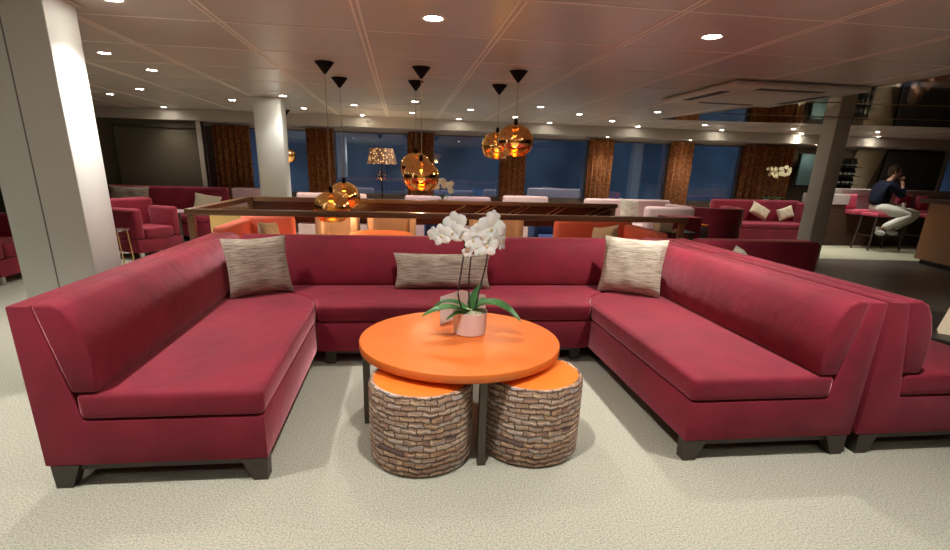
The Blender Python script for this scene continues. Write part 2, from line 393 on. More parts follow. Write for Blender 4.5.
# panelled wall on the left end of the far side
struct('wall_front', box(BM(), -9, -3.9, 11.3, 11.42, 0, 2.4), greenbrown)
bm = BM()
box(bm, -5.55, -3.96, 11.27, 11.3, 2.06, 2.1); box(bm, -5.55, -5.52, 11.27, 11.3, .6, 2.06)
struct('trim_3', bm, metal_gun)
struct('trim_4', box(BM(), -3.98, -3.9, 11.24, 11.44, 0, 2.2), lightwall)
# right end of far wall: slanted beige panel, grey screen
struct('trim_5', prism(BM(), [(10.7, .9), (11.3, .9), (11.75, 2.18), (10.95, 2.18)], 'y', 11.86, 11.9), mat('beige_wall_panel', (.24, .19, .12), .6))
struct('trim_6', box(BM(), 13.36, 13.46, 11.82, 11.9, .9, 2.2), greyledge)

# ------------------------------------------------------------------ columns
def column(x0, x1, y0, y1, label, groove=None):
    t = thing('column', label, 'pillar', ((x0 + x1) / 2, (y0 + y1) / 2, 0))
    part('column_body', box(BM(), x0, x1, y0, y1, 0, CZ - .001, .012, 2), whitep, t)
    part('collar', box(BM(), x0 - .03, x1 + .03, y0 - .03, y1 + .03, CZ - .012, CZ - .0045), ventm, t)
    if groove: part('panel_joint', box(BM(), groove - .004, groove + .004, y0 - .002, y0 + .003, 0, CZ - .02), groovem, t)
    return t
column(-2.475, -2.02, 3.6, 3.94, 'wide white square pillar beside the left end sofa, at the left edge', -2.26)
column(-2.19, -1.79, 8.55, 8.9, 'white pillar rising behind the wooden railing')
column(6.98, 7.25, 8.1, 8.4, 'greyish white pillar at the right, beside the bar stool area')

# ------------------------------------------------------------------ recessed lamps
def downlight(x, y, z, label, group=None, watts=LAMP_W, lm=lens, r=.048):
    t = thing('recessed_ceiling_lamp', label, 'ceiling lamp', (x, y, z), group)
    part('bezel', lathe(BM(), [(r, -.002), (r + .014, -.006), (r + .02, -.001), (r + .02, 0)], (x, y, z), 20, cap=False), bezelm, t)
    part('lens', lathe(BM(), [(0, -.0015), (r, -.0015), (r, -.0005), (0, -.0005)], (x, y, z), 20), lm, t)
    lamp_light('SPOT', (x, y, z - .02), watts, WARM, .05, math.radians(108), 1.0)
    return t
near = {(-1.72, 3.75): 'recessed round ceiling lamp at the top left of the view, near the white pillar', (.21, 3.73): 'bright recessed ceiling lamp above the orange round table', (2.13, 3.74): 'bright recessed ceiling lamp above the right end sofa'}
for (x, y), lb in near.items(): downlight(x, y, CZ, lb, r=.058, watts=LAMP_W * (.55 if abs(x) < 1 else (.92 if x < 0 else 1.35)))
gl = 'small round recessed lamp glowing in the panelled ceiling towards the windows'
for x, y in ((-2.7, 5.6), (-2.68, 6.49)):
    downlight(x, y, CZ, 'recessed lamp in the ceiling left of the hanging lamps, %s of the two' % ('nearer' if y < 6 else 'farther'))
far = [(-4.4, 9.09), (-3.61, 8.27), (-2.66, 9.2), (-1.7, 8.33), (.2, 8.3), (2.12, 8.29), (4.0, 8.27), (-.76, 9.15), (1.14, 9.1), (3.0, 9.07), (-4.41, 10.95), (-1.71, 10.05), (.19, 10.05), (2.1, 10.05), (3.97, 10.03), (-.76, 10.97), (1.14, 10.95), (3.01, 10.95), (4.91, 10.97)]
for x, y in far: downlight(x, y, CZ, gl, 'recessed lamps over the far lounge', watts=LAMP_W * (.2 if y > 10.9 or (x, y) == (-1.7, 8.33) else .6))
for x, y in [(5.86, 10.05), (6.82, 11.0), (7.79, 10.1), (8.77, 11.09), (9.57, 10.0), (10.61, 11.03)]:
    downlight(x, y, CZ, 'small round recessed lamp glowing in the ceiling at the right, before the bar seats', 'recessed lamps at the right', watts=LAMP_W * (.25 if y > 10.9 else .7))
for x, lb in ((4.46, 'warm recessed lamp directly above the bright orange curtain'), (6.38, 'recessed lamp above the second bright curtain from the pink sofa'), (9.45, 'recessed lamp above the wide brown curtain behind the flowers'), (10.95, 'recessed lamp above the person at the bar seat')):
    downlight(x, 11.42, 2.2, lb, watts=LAMP_W * (.35 if x < 7 else .12), lm=lens_far)
# lamps over and behind the camera, outside the frame
for x, y in ((-3.63, 3.75), (5.95, 3.73), (7.9, 3.73), (9.8, 3.73), (9.6, 1.0)):  # unseen lamps added to brighten the left area, right pillar, floor and counter
    downlight(x, y, CZ, 'added unseen ceiling lamp brightening the side of the room', 'added lamps over the sides', watts=LAMP_W)
for x in (-3.63, -1.72, .21, 2.13, 5.5):
    for y in (1.87, 0):
        downlight(x, y, CZ, 'recessed round ceiling lamp above the near end of the room', 'recessed lamps above the near end', watts=LAMP_W * (.9 if y > 1 else .8))

# ceiling air unit
t = thing('air_conditioning_unit', 'square beige ceiling air unit with dark slots', 'air conditioner', (4.05, 5.95, CZ))
part('housing', box(BM(), 3.3, 4.8, 5.2, 6.75, CZ - .055, CZ - .005, .025, 2), ventm, t)
part('centre_panel', box(BM(), 3.62, 4.48, 5.52, 6.43, CZ - .063, CZ - .054, .006, 1), ventm, t)
for x0, x1, y0, y1 in ((3.65, 4.4, 5.33, 5.44), (3.7, 4.4, 6.51, 6.60), (3.39, 3.5, 5.6, 6.40), (4.6, 4.68, 5.6, 6.35)):
    part('air_slot', box(BM(), x0, x1, y0, y1, CZ - .058, CZ - .0545), slotm, t)

# ------------------------------------------------------------------ U-shaped sofa
def wing(name, label, xr, s, y0, y1, vm, yb=None, arc=True, group=None, top=.89, seat_end=None):
    """long sofa whose back stands at x = xr and which faces s (+1 right, -1 left); runs from y0 to y1"""
    t = thing(name, label, 'sofa', (xr + s * .5, (y0 + y1) / 2, 0), group)
    U = lambda u: xr + s * u
    yb = yb or y1
    se = seat_end or yb
    k = top / .89
    bm = BM()
    prism(bm, [(U(0), .12), (U(.995), .12), (U(.995), .348), (U(.205), .348), (U(.094), top), (U(0), top)], 'y', y0, yb, .008, 2)
    part('body', bm, vm, t)
    if y1 > yb + .01:
        part('corner_panel', prism(BM(), [(U(0), .12), (U(.26), .12), (U(.205), .348), (U(.094), top), (U(0), top)], 'y', yb + .002, y1, .008, 2), vm, t)
    # seat cushion
    if arc:
        pl = [(U(.19), y0 - .004), (U(1.0), y0 - .004)]
        for i in range(9):
            a = i / 8 * PI / 2
            pl.append((U(.57 + .43 * math.cos(a)), se - .48 + .48 * math.sin(a)))
        pl.append((U(.19), se))
    else: pl = [(U(.19), y0 - .004), (U(1.0), y0 - .004), (U(1.0), se), (U(.19), se)]
    part('seat_cushion', prism(BM(), pl, 'z', .352, .485, .032, 4), vm, t)
    # back cushion, bulging towards the seat
    pr = [(U(.181), .487), (U(.285), .487), (U(.296), .56), (U(.295), .64), (U(.283), .73), (U(.255), .81), (U(.215), .875), (U(.17), top + .008), (U(.097), top + .004)]
    part('back_cushion', prism(BM(), pr, 'y', y0 + .001, y1, .014, 3), vm, t)
    # frame and legs
    bm = BM()
    for a, b in ((.06, .10), (.90, .94)): box(bm, min(U(a), U(b)), max(U(a), U(b)), y0 + .06, yb - .06, .08, .12)
    for y in (y0 + .025, yb - .065): box(bm, min(U(.06), U(.94)), max(U(.06), U(.94)), y, y + .035, .085, .12)
    part('frame_rail', bm, darkwood, t)
    for u in (.065, .945):
        for y, d in ((y0 + .002, 1), (yb - .02, -1)):
            w = .045; bm = BM()
            q = -1 if u > .5 else 1
            X0 = u - q * w; X1 = u + q * w
            lo = X0 + q * .005; hi = X1 + q * .035
            pts = [(U(lo), .0), (U(lo + q * .07), 0), (U(hi + q * .0), .12), (U(X0), .12)]
            prism(bm, pts, 'y', min(y, y + d * .07), max(y, y + d * .07))
            part('leg', bm, darkwood, t)
    return t
wing('end_sofa', 'burgundy velvet sofa at the left, its seat facing the orange table', -1.655, 1, 2.27, 4.74, velvet, yb=4.24)
wing('end_sofa', 'burgundy velvet sofa on the right side of the orange table, facing it', 2.495, -1, 2.275, 4.74, velvet, yb=4.24)
wing('end_sofa', 'burgundy velvet sofa cut by the right edge, back to back with its neighbour', 2.53, 1, 2.275, 4.72, velvet, yb=3.9, arc=False)

# middle sofa joining both wings
t = thing('corner_sofa', 'dark burgundy middle sofa behind the orange table, joining both end sofas', 'sofa', (.42, 4.3, 0))
L0, L1 = -1.655, 2.495
bm = BM()
prism(bm, [(L0 + 1.005, 3.77), (L1 - 1.005, 3.77), (L1 - 1.005, 4.25), (L1 - .305, 4.25), (L1 - .305, 4.74), (L0 + .305, 4.74), (L0 + .305, 4.25), (L0 + 1.005, 4.25)], 'z', .12, .348, .006, 2)
part('body', bm, velvet, t)
part('back_panel', prism(BM(), [(4.56, .35), (4.74, .35), (4.74, .885), (4.66, .885)], 'x', L0 + .30, L1 - .30, .008, 2), velvet, t)
pl = []
for i in range(9):
    a = i / 8 * PI / 2; pl.append((L0 + .575 + .43 * math.sin(a), 3.765 + .48 * math.cos(a)))
pl[-1] = (L0 + 1.005, 3.765)
right = [(L1 - (x - L0), y) for x, y in pl][::-1]
poly = pl + right + [(L1 - .305, 4.245), (L1 - .305, 4.54), (L0 + .305, 4.54), (L0 + .305, 4.245)]
part('seat_cushion', prism(BM(), poly, 'z', .352, .485, .03, 4), velvet, t)
pr = [(4.50, .488), (4.445, .488), (4.435, .56), (4.436, .64), (4.448, .73), (4.475, .81), (4.51, .87), (4.56, .898), (4.648, .896)]
part('back_cushion', prism(BM(), pr, 'x', L0 + .30, L1 - .30, .012, 3), velvet, t)
bm = BM(); box(bm, L0 + 1.06, L1 - 1.06, 3.82, 3.86, .085, .12); box(bm, L0 + 1.06, L1 - 1.06, 4.6, 4.64, .085, .12)
part('frame_rail', bm, darkwood, t)
for x in (L0 + 1.09, L1 - 1.09):
    for y in (3.86, 4.62): part('leg', prism(BM(), [(x - .035, 0), (x + .035, 0), (x + .045, .12), (x - .045, .12)], 'y', y - .035, y + .035), darkwood, t)

# ------------------------------------------------------------------ scatter cushions
def pillow(name, label, c, w, h, d, M, yaw=0, lean=0, roll=0, group=None, cat='cushion'):
    """soft cushion: width w, height h, depth d; standing, face towards -y before yaw"""
    bm = BM(); N = 14; ul = bm.loops.layers.uv.verify(); grid = {}
    for side in (1, -1):
        for i in range(N + 1):
            for j in range(N + 1):
                u = i / N * 2 - 1; v = j / N * 2 - 1
                if side == -1 and (i in (0, N) or j in (0, N)): grid[(side, i, j)] = grid[(1, i, j)]; continue
                pinch = 1 - .075 * (1 - u * u) * (1 if abs(v) > 0 else 0) * abs(v) ** 3
                pinch2 = 1 - .075 * (1 - v * v) * abs(u) ** 3
                th = d / 2 * ((1 - u ** 4) * (1 - v ** 4)) ** .55
                wr = .006 * math.sin(u * 9 + v * 4) * (1 - abs(u)) 
                grid[(side, i, j)] = bm.verts.new((u * w / 2 * pinch2, -side * th + wr, v * h / 2 * pinch))
    for side in (1, -1):
        for i in range(N):
            for j in range(N):
                q = [(i, j), (i + 1, j), (i + 1, j + 1), (i, j + 1)]
                if side == -1: q = q[::-1]
                f = bm.faces.new([grid[(side, *p)] for p in q])
                for l, p in zip(f.loops, q): l[ul].uv = (p[0] / N * w / .5, p[1] / N * h / .5)
    R = Matrix.Rotation(yaw, 4, 'Z') @ Matrix.Rotation(lean, 4, 'X') @ Matrix.Rotation(roll, 4, 'Y')
    bmesh.ops.transform(bm, matrix=R, verts=bm.verts[:])
    mn = min(v.co.z for v in bm.verts)
    o = part(name, bm, M); o.location = (c[0], c[1], c[2] - mn)
    return tag(o, label, cat, group)
pillow('scatter_cushion', 'grey woven square cushion in the left corner of the sofa', (-1.13, 4.15, .486), .50, .46, .15, pil_grey, yaw=math.radians(33), lean=math.radians(-14))
pillow('scatter_cushion', 'long grey woven cushion lying against the middle sofa, behind the orchid', (.34, 4.34, .486), .84, .31, .13, pil_grey, lean=math.radians(-14))
pillow('scatter_cushion', 'cream woven square cushion in the right corner of the sofa', (1.96, 4.15, .486), .53, .49, .15, pil_cream, yaw=math.radians(-33), lean=math.radians(-14))

# ------------------------------------------------------------------ round orange table
TX, TY, TR = .333, 2.867, .590
t = thing('round_coffee_table', 'round orange coffee table with four dark legs, inside the burgundy sofas', 'table', (TX, TY, 0))
part('table_top', lathe(BM(), [(TR - .012, .482), (TR - .002, .485), (TR, .49), (TR, .524), (TR - .003, .529), (TR - .008, .53)], (TX, TY, 0), 96), orange_top, t, sharp=40)
for x, y, dx, dy in ((TX - .552, TY - .03, -1, 0), (TX + .065, TY - .535, 0, -1), (TX + .552, TY + .03, 1, 0), (TX - .065, TY + .535, 0, 1)):
    part('leg', box(BM(), x - .02, x + .02, y - .02, y + .02, 0, .485, .002, 1), metal_gun, t)
part('cross_frame', bar(bar(BM(), (TX - .54, TY - .03, .472), (TX + .54, TY + .03, .472), .03, .02), (TX + .065, TY - .52, .472), (TX - .065, TY + .52, .472), .03, .0199), metal_gun, t)

def stool(x, y, r, label):
    t = thing('round_stool', label, 'stool', (x, y, 0), 'patterned stools under the orange table')
    part('side_cover', lathe(BM(), [(r - .012, .006), (r - .002, .02), (r, .12), (r, .30), (r - .001, .42), (r - .006, .438), (r - .016, .446), (r - .03, .444)], (x, y, 0), 64, cap=False, uv=2 * PI * r), stoolm, t)
    part('seat_top', lathe(BM(), [(r - .03, .40), (r - .026, .444), (r - .06, .452), (r - .14, .456), (0, .458)], (x, y, 0), 64), orange_seat, t, sharp=60)
    part('base', lathe(BM(), [(r - .02, 0), (r - .02, .012)], (x, y, 0), 48), black, t)
stool(.09, 2.485, .275, 'round stool with orange seat and brown woven side, left of the table leg')
stool(.70, 2.53, .275, 'round stool with orange seat and brown woven side, right of the table leg')

# ------------------------------------------------------------------ orchids
def flower_bm(c, nrm, s, bm=None, roll=0):
    """five petals and a lip round the centre c, facing nrm"""
    bm = bm or BM(); c = Vector(c); n = Vector(nrm).normalized()
    a = n.cross(Vector((0, 0, 1)));  a = a.normalized() if a.length > .1 else Vector((1, 0, 0)); b = a.cross(n).normalized()
    def petal(ang, L, W, cup):
        d = a * math.cos(ang) + b * math.sin(ang); w = -a * math.sin(ang) + b * math.cos(ang)
        rows = []
        for i in range(6):
            q = i / 5; wd = W * math.sin(PI * (q * .86 + .08)) ** .7
            ce = c + d * L * q + n * (cup * math.sin(q * 2.6) * L)
            rows.append([bm.verts.new(ce + w * wd * k + n * (.16 * L * (1 - k * k) * q)) for k in (-1, -.5, 0, .5, 1)])
        for i in range(5):
            for k in range(4): bm.faces.new((rows[i][k], rows[i][k + 1], rows[i + 1][k + 1], rows[i + 1][k]))
    for k, (ang, L, W) in enumerate(((90, 1, .42), (18, 1.02, .55), (162, 1.02, .55), (-50, .95, .40), (-130, .95, .40))):
        petal(math.radians(ang + roll) , L * s, W * s, .18)
    return bm
def lip_bm(c, nrm, s):
    bm = BM(); c = Vector(c) + Vector(nrm).normalized() * s * .18
    bmesh.ops.create_icosphere(bm, subdivisions=2, radius=s * .15, matrix=Matrix.Translation(c + Vector((0, 0, -s * .1))) @ Matrix.Diagonal((.8, 1, 1.2, 1)))
    return bm
def leaf_bm(p0, p1, p2, w, n=12):
    bm = BM(); p0, p1, p2 = map(Vector, (p0, p1, p2)); rows = []
    for i in range(n + 1):
        q = i / n; p = (1 - q) ** 2 * p0 + 2 * q * (1 - q) * p1 + q * q * p2
        d = (2 * (1 - q) * (p1 - p0) + 2 * q * (p2 - p1)).normalized(); s = d.cross(Vector((0, 0, 1))).normalized(); up = s.cross(d)
        ww = w * (math.sin(PI * min(1, q * .80 + .17)) ** .75) * (1 if q < .97 else .35)
        rows.append([bm.verts.new(p + s * ww * k + up * abs(k) * ww * .35) for k in (-1, -.55, 0, .55, 1)])
    top = []
    for i in range(n):
        for k in range(4): top.append(bm.faces.new((rows[i][k], rows[i][k + 1], rows[i + 1][k + 1], rows[i + 1][k])))
    bmesh.ops.solidify(bm, geom=top, thickness=.0025)
    return bm
def orchid(x, y, z):
    t = thing('potted_orchid', 'white orchid in a pale pink pot standing on the orange table', 'plant', (x, y, z))
    part('pot', lathe(BM(), [(0, .0), (.092, 0), (.098, .006), (.106, .13), (.106, .14), (.100, .141), (.097, .12), (0, .12)], (x, y, z), 48), ceramic, t)
    bm = BM(); bmesh.ops.create_icosphere(bm, subdivisions=3, radius=.094, matrix=Matrix.Translation((x, y, z + .122)) @ Matrix.Diagonal((1, 1, .32, 1)))
    for k in range(26):
        a = random.uniform(0, 2 * PI); r = random.uniform(.01, .085)
        bmesh.ops.create_icosphere(bm, subdivisions=1, radius=random.uniform(.012, .022), matrix=Matrix.Translation((x + r * math.cos(a), y + r * math.sin(a), z + .14 - r * .12)))
    part('pebbles', bm, mossm, t)
    for q in (((x - .02, y - .02, z + .14), (x - .14, y - .10, z + .21), (x - .30, y - .12, z + .135), .052),
              ((x - .02, y, z + .14), (x - .12, y + .05, z + .22), (x - .22, y + .03, z + .15), .042),
              ((x - .02, y - .04, z + .13), (x - .08, y - .1, z + .17), (x - .16, y - .14, z + .12), .022),
              ((x + .02, y, z + .14), (x + .13, y - .03, z + .25), (x + .29, y - .12, z + .10), .068),
              ((x, y, z + .13), (x + .02, y + .02, z + .22), (x + .08, y + .05, z + .30), .036),
              ((x + .02, y + .02, z + .13), (x + .1, y + .06, z + .22), (x + .15, y + .1, z + .17), .03)):
        part('leaf', leaf_bm(*q), leafm, t, sharp=80)
    F = -1
    stems = [
        ([(-.04, 0, .13), (-.075, .0, .24), (-.06, .0, .38), (-.045, 0, .52), (-.05, 0, .63), (-.09, -.02, .66), (-.16, -.03, .62)],
         [(-.18, -.04, .595, .056, -25), (-.115, -.05, .615, .055, -40), (-.225, -.02, .60, .036, -40), (-.105, -.03, .66, .060, -10), (-.065, -.035, .60, .040, 5)]),
        ([(0, 0, .13), (-.012, .01, .3), (-.005, 0, .46), (.0, -.01, .56), (.015, -.02, .60)],
         [(-.005, -.05, .575, .055, 10), (.035, -.04, .53, .050, 20), (-.03, -.04, .50, .030, -30), (.015, -.05, .625, .036, 0)]),
        ([(.03, 0, .13), (.05, 0, .26), (.085, .0, .42), (.10, -.01, .57), (.10, -.02, .64), (.15, -.02, .66)],
         [(.095, -.055, .64, .072, 5), (.145, -.05, .61, .050, 40), (.075, -.06, .545, .062, -10), (.155, -.04, .565, .055, 60), (.05, -.055, .595, .045, -30), (.11, -.03, .70, .036, 0)]),
    ]
    for pts, fl in stems:
        P = []
        pts = [Vector(p) + Vector((x, y, z)) for p in pts]
        for i in range(len(pts) - 1):
            p0 = pts[max(i - 1, 0)]; p1 = pts[i]; p2 = pts[i + 1]; p3 = pts[min(i + 2, len(pts) - 1)]
            for k in range(4):
                u = k / 4; P.append(.5 * ((2 * p1) + (-p0 + p2) * u + (2 * p0 - 5 * p1 + 4 * p2 - p3) * u * u + (-p0 + 3 * p1 - 3 * p2 + p3) * u ** 3))
        P.append(pts[-1])
        st = part('stem', tube(BM(), P, [.0060 - .0025 * i / len(P) for i in range(len(P))], 6), stemm, t)
        for fx, fy, fz, s, ang in fl:
            c = (x + fx, y + fy, z + fz); a = math.radians(ang)
            nn = (math.sin(a), -math.cos(a), .15)
            s *= 1.15; part('flower', flower_bm(c, nn, s, roll=random.uniform(-15, 15)), petalm, st, sharp=80)
            part('flower_centre', lip_bm(c, nn, s), lipm, st)
orchid(.402, 2.955, .53)
# folded paper card behind the pot
t = thing('tent_card', 'white folded paper card standing behind the orchid pot', 'card', (.36, 3.17, .53))
bm = BM(); P_ = ((.232, 3.12), (.385, 3.30), (.53, 3.16)); V = [[bm.verts.new((x, y, z)) for x, y in P_] for z in (.5315, .715)]
fs = [bm.faces.new((V[0][i], V[0][i + 1], V[1][i + 1], V[1][i])) for i in (0, 1)]
bmesh.ops.solidify(bm, geom=fs, thickness=.0012)
part('card_sheet', bm, paperm, t)

# ------------------------------------------------------------------ wooden railing
RZ = 1.05
t = thing('wooden_railing', 'long brown wooden railing frame behind the burgundy sofas', 'railing', (.5, 5.2, 0))
part('top_rail', box(BM(), -2.03, 3.0, 5.16, 5.25, RZ - .055, RZ, .006, 2), railwood, t)
part('side_rail', box(BM(), -2.03, -1.94, 5.252, 7.148, RZ - .055, RZ, .006, 2), railwood, t)
part('back_rail', box(BM(), -2.03, 3.05, 7.15, 7.24, RZ - .055, RZ, .006, 2), railwood, t)
for x, y in ((-1.985, 5.205), (2.95, 5.205), (-1.985, 7.195), (3.0, 7.195)):
    part('post', box(BM(), x - .03, x + .03, y - .03, y + .03, 0, RZ - .056, .004, 1), railwood, t)
part('lower_panel', box(BM(), -1.95, 2.965, 7.18, 7.21, .72, RZ - .057), mahog, t)
def strips():
    for xb, xt in ((.62, .87), (.95, 1.2), (1.05, 1.3), (1.42, 1.68), (1.52, 1.78), (1.98, 2.2), (2.08, 2.3), (2.55, 2.8), (2.66, 2.98)):
        bm = bar(BM(), (xb, 7.174, .86), (xt, 7.174, RZ - .06), .012, .014)
        part('brass_strip', bm, brass, t)
strips()

# ------------------------------------------------------------------ copper globe pendants
def pendant(x, y, z, label, ztop=CZ, group='copper globe pendants above the railing', rx=.185, rz=.165, w=3):
    t = thing('pendant_lamp', label, 'pendant lamp', (x, y, ztop), group)
    part('canopy', lathe(BM(), [(.09, ztop - .001), (.088, ztop - .006), (.012, ztop - .10), (0, ztop - .105)], (x, y, 0), 24), black, t)
    part('cord', tube(BM(), [(x, y, ztop - .10), (x, y, z + rz + .02)], .0035, 6), chrome, t)
    part('socket', lathe(BM(), [(.016, z + rz + .045), (.022, z + rz - .002), (.0, z + rz - .004)], (x, y, 0), 16), black, t)
    pr = [(.02, z + rz)]
    for i in range(1, 17):
        a = PI / 2 - i / 16 * (PI / 2 + .98); pr.append((rx * math.cos(a), z + rz * math.sin(a)))
    part('globe', lathe(BM(), pr, (x, y, 0), 48, cap=False), copperm, t, sharp=80)
    bm = BM(); bmesh.ops.create_icosphere(bm, subdivisions=2, radius=.04, matrix=Matrix.Translation((x, y, z - .02)))
    part('bulb', bm, bulbm, t)
    lamp_light('POINT', (x, y, z - .11), w, (1, .75, .5), .03)
pendant(-.715, 5.47, 1.06, 'lowest front copper globe lamp, its bottom hidden by the rail at the left')
pendant(-.68, 6.38, 1.125, 'low copper globe lamp behind the lowest front one, at the left')
pendant(.195, 5.47, 1.39, 'front copper globe lamp of the middle pair')
pendant(.165, 6.34, 1.475, 'copper globe lamp behind the front one of the middle pair')
pendant(1.14, 5.41, 1.755, 'highest front copper globe lamp, in the right pair')
pendant(1.12, 6.33, 1.735, 'copper globe lamp half hidden behind the highest front one, right pair')
pendant(-2.12, 10.5, 1.60, 'small copper globe lamp standing in for a window reflection, half behind the white pillar', 2.4, 'lamps standing in for reflections', .14, .13, 1)  # solid lamp with its own light, built in place of a window reflection

# ------------------------------------------------------------------ curtains
def curtain(x0, x1, y, label, z0=.02, z1=2.17, folds=None, group='rust coloured curtains between the windows'):
    n = folds or max(3, int((x1 - x0) / .115)); N = n * 10; bm = BM()
    F, B = [], []
    for i in range(N + 1):
        u = i / N; a = u * n * 2 * PI
        X = x0 + (x1 - x0) * u; off = .05 * math.sin(a) + .012 * math.sin(a * .37 + 1)
        F.append([bm.verts.new((X + .006 * math.sin(a * 2), y + off * (.7 + .3 * k / 4), z0 + (z1 - z0) * k / 4)) for k in range(5)])
    fs = []
    for i in range(N):
        for k in range(4): fs.append(bm.faces.new((F[i][k], F[i + 1][k], F[i + 1][k + 1], F[i][k + 1])))
    bmesh.ops.solidify(bm, geom=fs, thickness=.006)
    o = part('curtain', bm, curtm, sharp=80)
    o.location = (0, 0, 0)
    return tag(o, label, 'curtain', group)
curtain(-3.87, -3.13, 11.78, 'wide brown curtain between the olive wall and the first window')
curtain(-2.0, -1.42, 11.78, 'brown curtain just right of the white pillar')
curtain(.12, .70, 11.78, 'brown curtain behind the middle pair of copper lamps')
curtain(2.18, 2.76, 11.78, 'brown curtain below the highest copper lamps')
curtain(4.2, 4.78, 11.78, 'bright orange patterned curtain lit from above, left end over the pale pink sofa')
curtain(6.14, 6.70, 11.78, 'bright patterned curtain above the right end of the pale pink sofa')
curtain(7.95, 9.25, 11.78, 'wide dark brown curtain behind the flower vase', folds=9)

# ------------------------------------------------------------------ upholstered furniture further away
def bench(name, label, x0, x1, yf, yb, vm, top=.92, seat=.46, arms=(False, False), face=-1, group=None, armtop=None, cat='sofa', bt=.16):
    """sofa between x0..x1; backrest on the yb side, open on the yf side"""
    t = thing(name, label, cat, ((x0 + x1) / 2, (yf + yb) / 2, 0), group)
    lo, hi = min(yf, yb), max(yf, yb); s = 1 if yb > yf else -1
    part('base', box(BM(), x0, x1, lo, hi, .10, seat - .13, .01, 1), vm, t)
    a0 = x0 + (.14 if arms[0] else 0); a1 = x1 - (.14 if arms[1] else 0)
    ybi = yb - s * bt
    part('seat_cushion', box(BM(), a0 + .003, a1 - .003, min(yf, ybi), max(yf, ybi), seat - .127, seat, .035, 3), vm, t)
    part('backrest', box(BM(), x0, x1, min(ybi + s * .004, yb), max(ybi + s * .004, yb), seat - .127, top, .05, 3), vm, t)
    for on, (p, q) in ((arms[0], (x0, x0 + .137)), (arms[1], (x1 - .137, x1))):
        if on: part('armrest', box(BM(), p, q, min(yf, ybi), max(yf, ybi), seat - .127, armtop or top - .2, .035, 3), vm, t)
    for x in (x0 + .08, x1 - .08):
        for y in (lo + .08, hi - .08): part('leg', box(BM(), x - .025, x + .025, y - .025, y + .025, 0, .10), darkwood, t)
    return t
# coral sofas inside the railing
bench('coral_sofa', 'coral red sofa inside the railing at the left, below the low copper lamps', -1.85, -1.25, 5.3, 6.35, coral, top=.90, seat=.5, arms=(True, False), armtop=.87)
bench('coral_sofa', 'coral red sofa inside the railing at the right', 1.88, 2.88, 5.3, 6.35, coral, top=.90, seat=.5, arms=(False, True), armtop=.87)
pillow('scatter_cushion', 'small tan cushion on the left coral sofa', (-1.38, 5.62, .505), .30, .38, .12, pil_plain, yaw=math.radians(70), lean=math.radians(-12), roll=.1)
pillow('scatter_cushion', 'small tan cushion on the right coral sofa', (2.25, 5.55, .505), .40, .38, .12, pil_plain, yaw=math.radians(-70), lean=math.radians(-12), roll=-.2)
def tub_chair(x, y, w, label, M, top=.93, group=None, d=.55, name='tub_chair'):
    t = thing(name, label, 'chair', (x, y, 0), group)
    out = [(x - w / 2, y - d / 2), (x - w / 2, y + d / 2 - .12), (x - w / 2 + .12, y + d / 2), (x + w / 2 - .12, y + d / 2), (x + w / 2, y + d / 2 - .12), (x + w / 2, y - d / 2)]
    inn = [(x + w / 2 - .08, y - d / 2), (x + w / 2 - .08, y + d / 2 - .14), (x + w / 2 - .14, y + d / 2 - .08), (x - w / 2 + .14, y + d / 2 - .08), (x - w / 2 + .08, y + d / 2 - .14), (x - w / 2 + .08, y - d / 2)]
    part('backrest', prism(BM(), out + inn, 'z', .12, top, .015, 2), M, t)
    part('seat_cushion', box(BM(), x - w / 2 + .084, x + w / 2 - .084, y - d / 2, y + d / 2 - .146, .2, .46, .03, 3), M, t)
    for sx in (-1, 1):
        for yy in (y - d / 2 + .04, y + d / 2 - .05):
            part('leg', tube(BM(), [(x + sx * (w / 2 - .11), yy, .125), (x + sx * (w / 2 - .11), yy, 0)], [.02, .014], 8), darkwood, t)
    return t
tub_chair(-.13, 6.80, .60, 'beige upholstered chair behind the orange round table top, inside the railing', beige_up, .90)
tub_chair(1.22, 6.80, .66, 'beige upholstered chair just right of the orchid flowers, inside the railing', beige_up, .90)
tub_chair(-.80, 6.72, .50, 'brown beige chair below the lowest copper lamps, inside the railing', beige_up, .90)
tub_chair(.60, 8.3, .5, 'blue chair glimpsed left of the orchid flowers below the back rail', blue_up, .92)
tub_chair(2.38, 8.3, .6, 'blue chair glimpsed left of the right coral sofa', blue_up, .86)
t = thing('round_table', 'small round orange table top inside the railing', 'table', (-.25, 6.1, 0))
part('table_top', lathe(BM(), [(.36, .69), (.37, .70), (.37, .72), (.365, .725)], (-.25, 6.1, 0), 48), orange_top, t)
part('pedestal', lathe(BM(), [(.03, .02), (.03, .689)], (-.25, 6.1, 0), 16), metal_gun, t)
part('foot', lathe(BM(), [(.20, 0), (.19, .019)], (-.25, 6.1, 0), 32), metal_gun, t)
t = thing('side_cabinet', 'pale yellow low cabinet beyond the left end of the railing', 'cabinet', (-2.35, 7.8, 0))
part('body', box(BM(), -2.66, -2.04, 7.6, 8.0, .06, .84, .006, 1), yellowp, t)
part('cabinet_top', box(BM(), -2.68, -2.02, 7.58, 8.02, .842, .87), railwood, t)
part('plinth', box(BM(), -2.63, -2.07, 7.63, 7.97, 0, .059), black, t)

